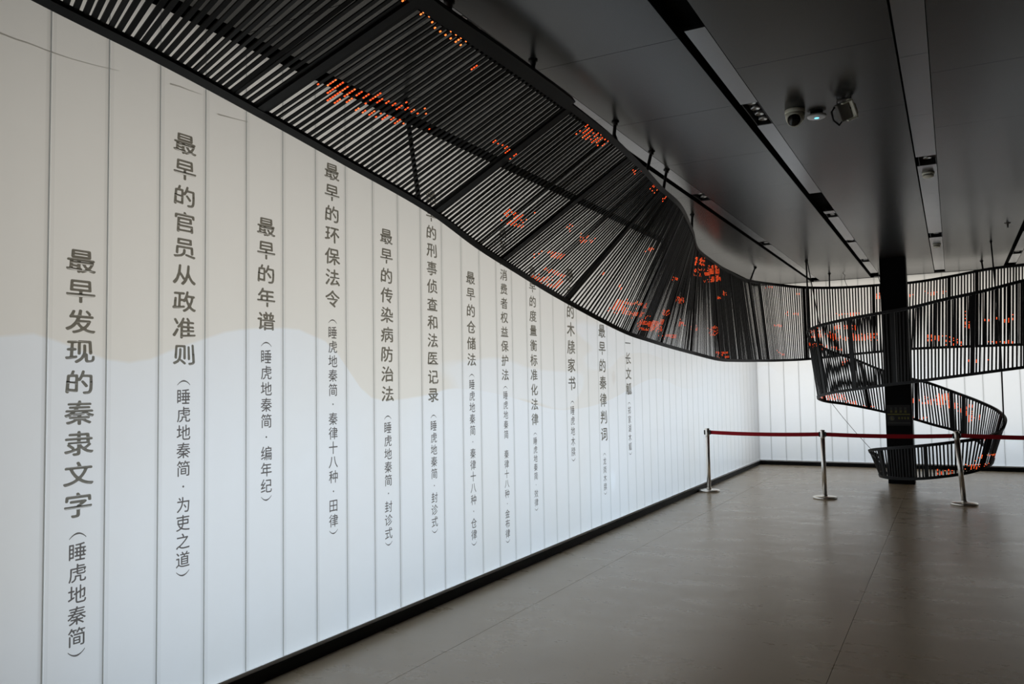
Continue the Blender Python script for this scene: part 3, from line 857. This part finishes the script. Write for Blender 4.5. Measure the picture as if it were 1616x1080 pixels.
# the slots were made relative to the head, whose own frame is the post's: undo the doubled offset
for r, hc, ax in heads:
    for ch in r.children:
        for g_ in ch.children: g_.matrix_basis = Matrix.Identity(4)
BLAB = ['dark red belt between the wall side post and the middle post', 'dark red belt passing in front of the black column', 'dark red belt running out of the right edge of the picture']
for k in range(3):
    r, a, ax = heads[k]; b = heads[k + 1][1]; ax2 = heads[k + 1][2]
    p0 = a + ax * .0485; p1 = b - ax2 * .0485
    mb = MB(); N = 24
    for i in range(N + 1):
        q = i / N; p = p0.lerp(p1, q); p.z -= .016 * 4 * q * (1 - q)
        mb.v += [(p.x, p.y - .001, p.z - .028), (p.x, p.y - .001, p.z + .028), (p.x, p.y + .001, p.z + .028), (p.x, p.y + .001, p.z - .028)]
    for i in range(N):
        for j in range(4):
            j2 = (j + 1) % 4
            mb.f.append((4*i + j, 4*i + j2, 4*i + 4 + j2, 4*i + 4 + j)); mb.mi.append(0)
    mb.f += [(3, 2, 1, 0), tuple(4*N + j for j in range(4))]; mb.mi += [0, 0]
    o = build('barrier_belt', mb, 'belt'); tag(o, BLAB[k], 'barrier belt', 'red barrier belts')

# ------------------------------------------------------------------ things on the ceiling
# dome camera
x, y = 2.585, 6.15
r = empty('dome_camera', (x, y, HC)); tag(r, 'cream dome security camera with black eye under the ceiling', 'camera')
wb('mount', MB().lathe([(.070, 0), (.072, -.004), (.072, -.022), (.069, -.028)], (x, y, HC), 36), 'camwhite', r, smooth=True)
bd = [(.069, -.026)] + [(.069 * math.cos(a), -.05 - .062 * math.sin(a)) for a in [math.pi / 2 * i / 10 for i in range(0, 10)]] + [(.004, -.112)]
wb('housing', MB().lathe(bd, (x, y, HC), 36), 'camwhite', r, smooth=True)
d = (CAM + Vector((-.9, 0, -.6)) - Vector((x, y, HC - .06))).normalized()
ex = d.cross(Vector((0, 0, 1))).normalized(); ey = ex.cross(d)
pc = Vector((x, y, HC - .066))
ey_o = wb('eye_ring', MB().lathe([(.052, .020), (.052, .050), (.047, .058), (.045, .052)], pc, 30, 0, (ex, ey, d)), 'camwhite', r, smooth=True)
wb('eye', MB().lathe([(.046, .030), (.046, .052), (.038, .062), (.018, .068), (.003, .069)], pc, 30, 0, (ex, ey, d)), 'lens', r, smooth=True)
# wireless puck
x, y = 2.715, 6.30
r = empty('wireless_access_point', (x, y, HC)); tag(r, 'flat white round wireless puck glowing blue beside the dome camera', 'access point')
wb('bracket', MB().lathe([(.045, 0), (.045, -.018)], (x, y, HC), 24), 'plastic', r, smooth=True)
wb('disc', MB().lathe([(.050, -.016), (.064, -.018), (.069, -.026), (.066, -.034), (.050, -.040), (.010, -.042)], (x, y, HC), 40), 'apwhite', r, smooth=True)
wb('status_light', MB().lathe([(.017, -.040), (.016, -.0425), (.002, -.0432)], (x, y - .006, HC), 20), 'ledblue', r, smooth=True)
# emergency flood lamp on a bracket
x, y = 2.925, 6.10
r = empty('flood_lamp', (x, y, HC)); tag(r, 'grey flood lamp with open cream cover on a ceiling bracket', 'lamp')
wb('bracket', MB().bounds((x - .045, y - .02, HC - .006), (x + .045, y + .02, HC)).bounds((x - .048, y - .012, HC - .075), (x - .042, y + .012, HC - .004)).bounds((x + .042, y - .012, HC - .075), (x + .048, y + .012, HC - .004)), 'lampgrey', r)
Rm = Matrix.Rotation(math.radians(-24), 3, 'Y') @ Matrix.Rotation(math.radians(18), 3, 'Z') @ Matrix.Rotation(math.radians(28), 3, 'X')
A = tuple(Rm @ Vector(v) for v in ((1, 0, 0), (0, 1, 0), (0, 0, 1)))
pc = Vector((x - .005, y, HC - .085))
def off(a, b, c): return pc + A[0] * a + A[1] * b + A[2] * c
wb('housing', MB().box(pc, (.040, .030, .062), 0, A), 'lampgrey', r, bevel=.006)
fins = MB()
for i in range(6): fins.box(off(-.036 + .0145 * i, .038, 0), (.002, .010, .056), 0, A)
wb('cooling_fins', fins, 'lampgrey', r)
fr_ = MB().box(off(.052, -.03, 0), (.006, .05, .070), 0, A).box(off(.020, -.062, -.062), (.036, .02, .005), 0, A).box(off(.020, -.062, .062), (.036, .02, .005), 0, A)
o = wb('cover', fr_, 'camwhite', r, bevel=.004); o['label'] = 'cream cover flap'
wb('knuckle', MB().box(off(.070, .0, -.012), (.014, .03, .040), 0, A), 'camwhite', r, bevel=.005)
wb('cable', MB().tube([off(-.04, .02, .05), off(-.075, .01, .03), off(-.085, 0, -.03), off(-.06, -.01, -.075), off(-.03, -.01, -.055)], .008, 8), 'plastic', r, smooth=True)
# smoke detectors on the slot strip
for y, lab in ((8.72, 'cream smoke detector on the ceiling strip, nearer of two'), (13.42, 'cream smoke detector on the ceiling strip, farther of two')):
    x = 3.395
    r = empty('smoke_detector', (x, y, HC)); tag(r, lab, 'smoke detector', 'smoke detectors')
    wb('base', MB().lathe([(.056, .001), (.056, -.012), (.052, -.016)], (x, y, HC), 30), 'camwhite', r, smooth=True)
    wb('neck', MB().lathe([(.044, -.014), (.044, -.030)], (x, y, HC), 30), 'lampgrey', r, smooth=True)
    wb('cap', MB().lathe([(.050, -.028), (.050, -.036), (.040, -.046), (.012, -.050)], (x, y, HC), 30), 'camwhite', r, smooth=True)
# sprinkler
x, y = 4.221, 12.103
r = empty('sprinkler', (x, y, HC)); tag(r, 'small dark sprinkler head under the ceiling near the right edge', 'sprinkler')
wb('rosette', MB().lathe([(.036, 0), (.036, -.005), (.020, -.012)], (x, y, HC), 24), 'lampgrey', r, smooth=True)
wb('stem', MB().lathe([(.011, -.010), (.011, -.045), (.007, -.060)], (x, y, HC), 14), 'lampgrey', r, smooth=True)
wb('deflector', MB().lathe([(.018, -.060), (.018, -.063)], (x, y, HC), 18), 'lampgrey', r, smooth=True)
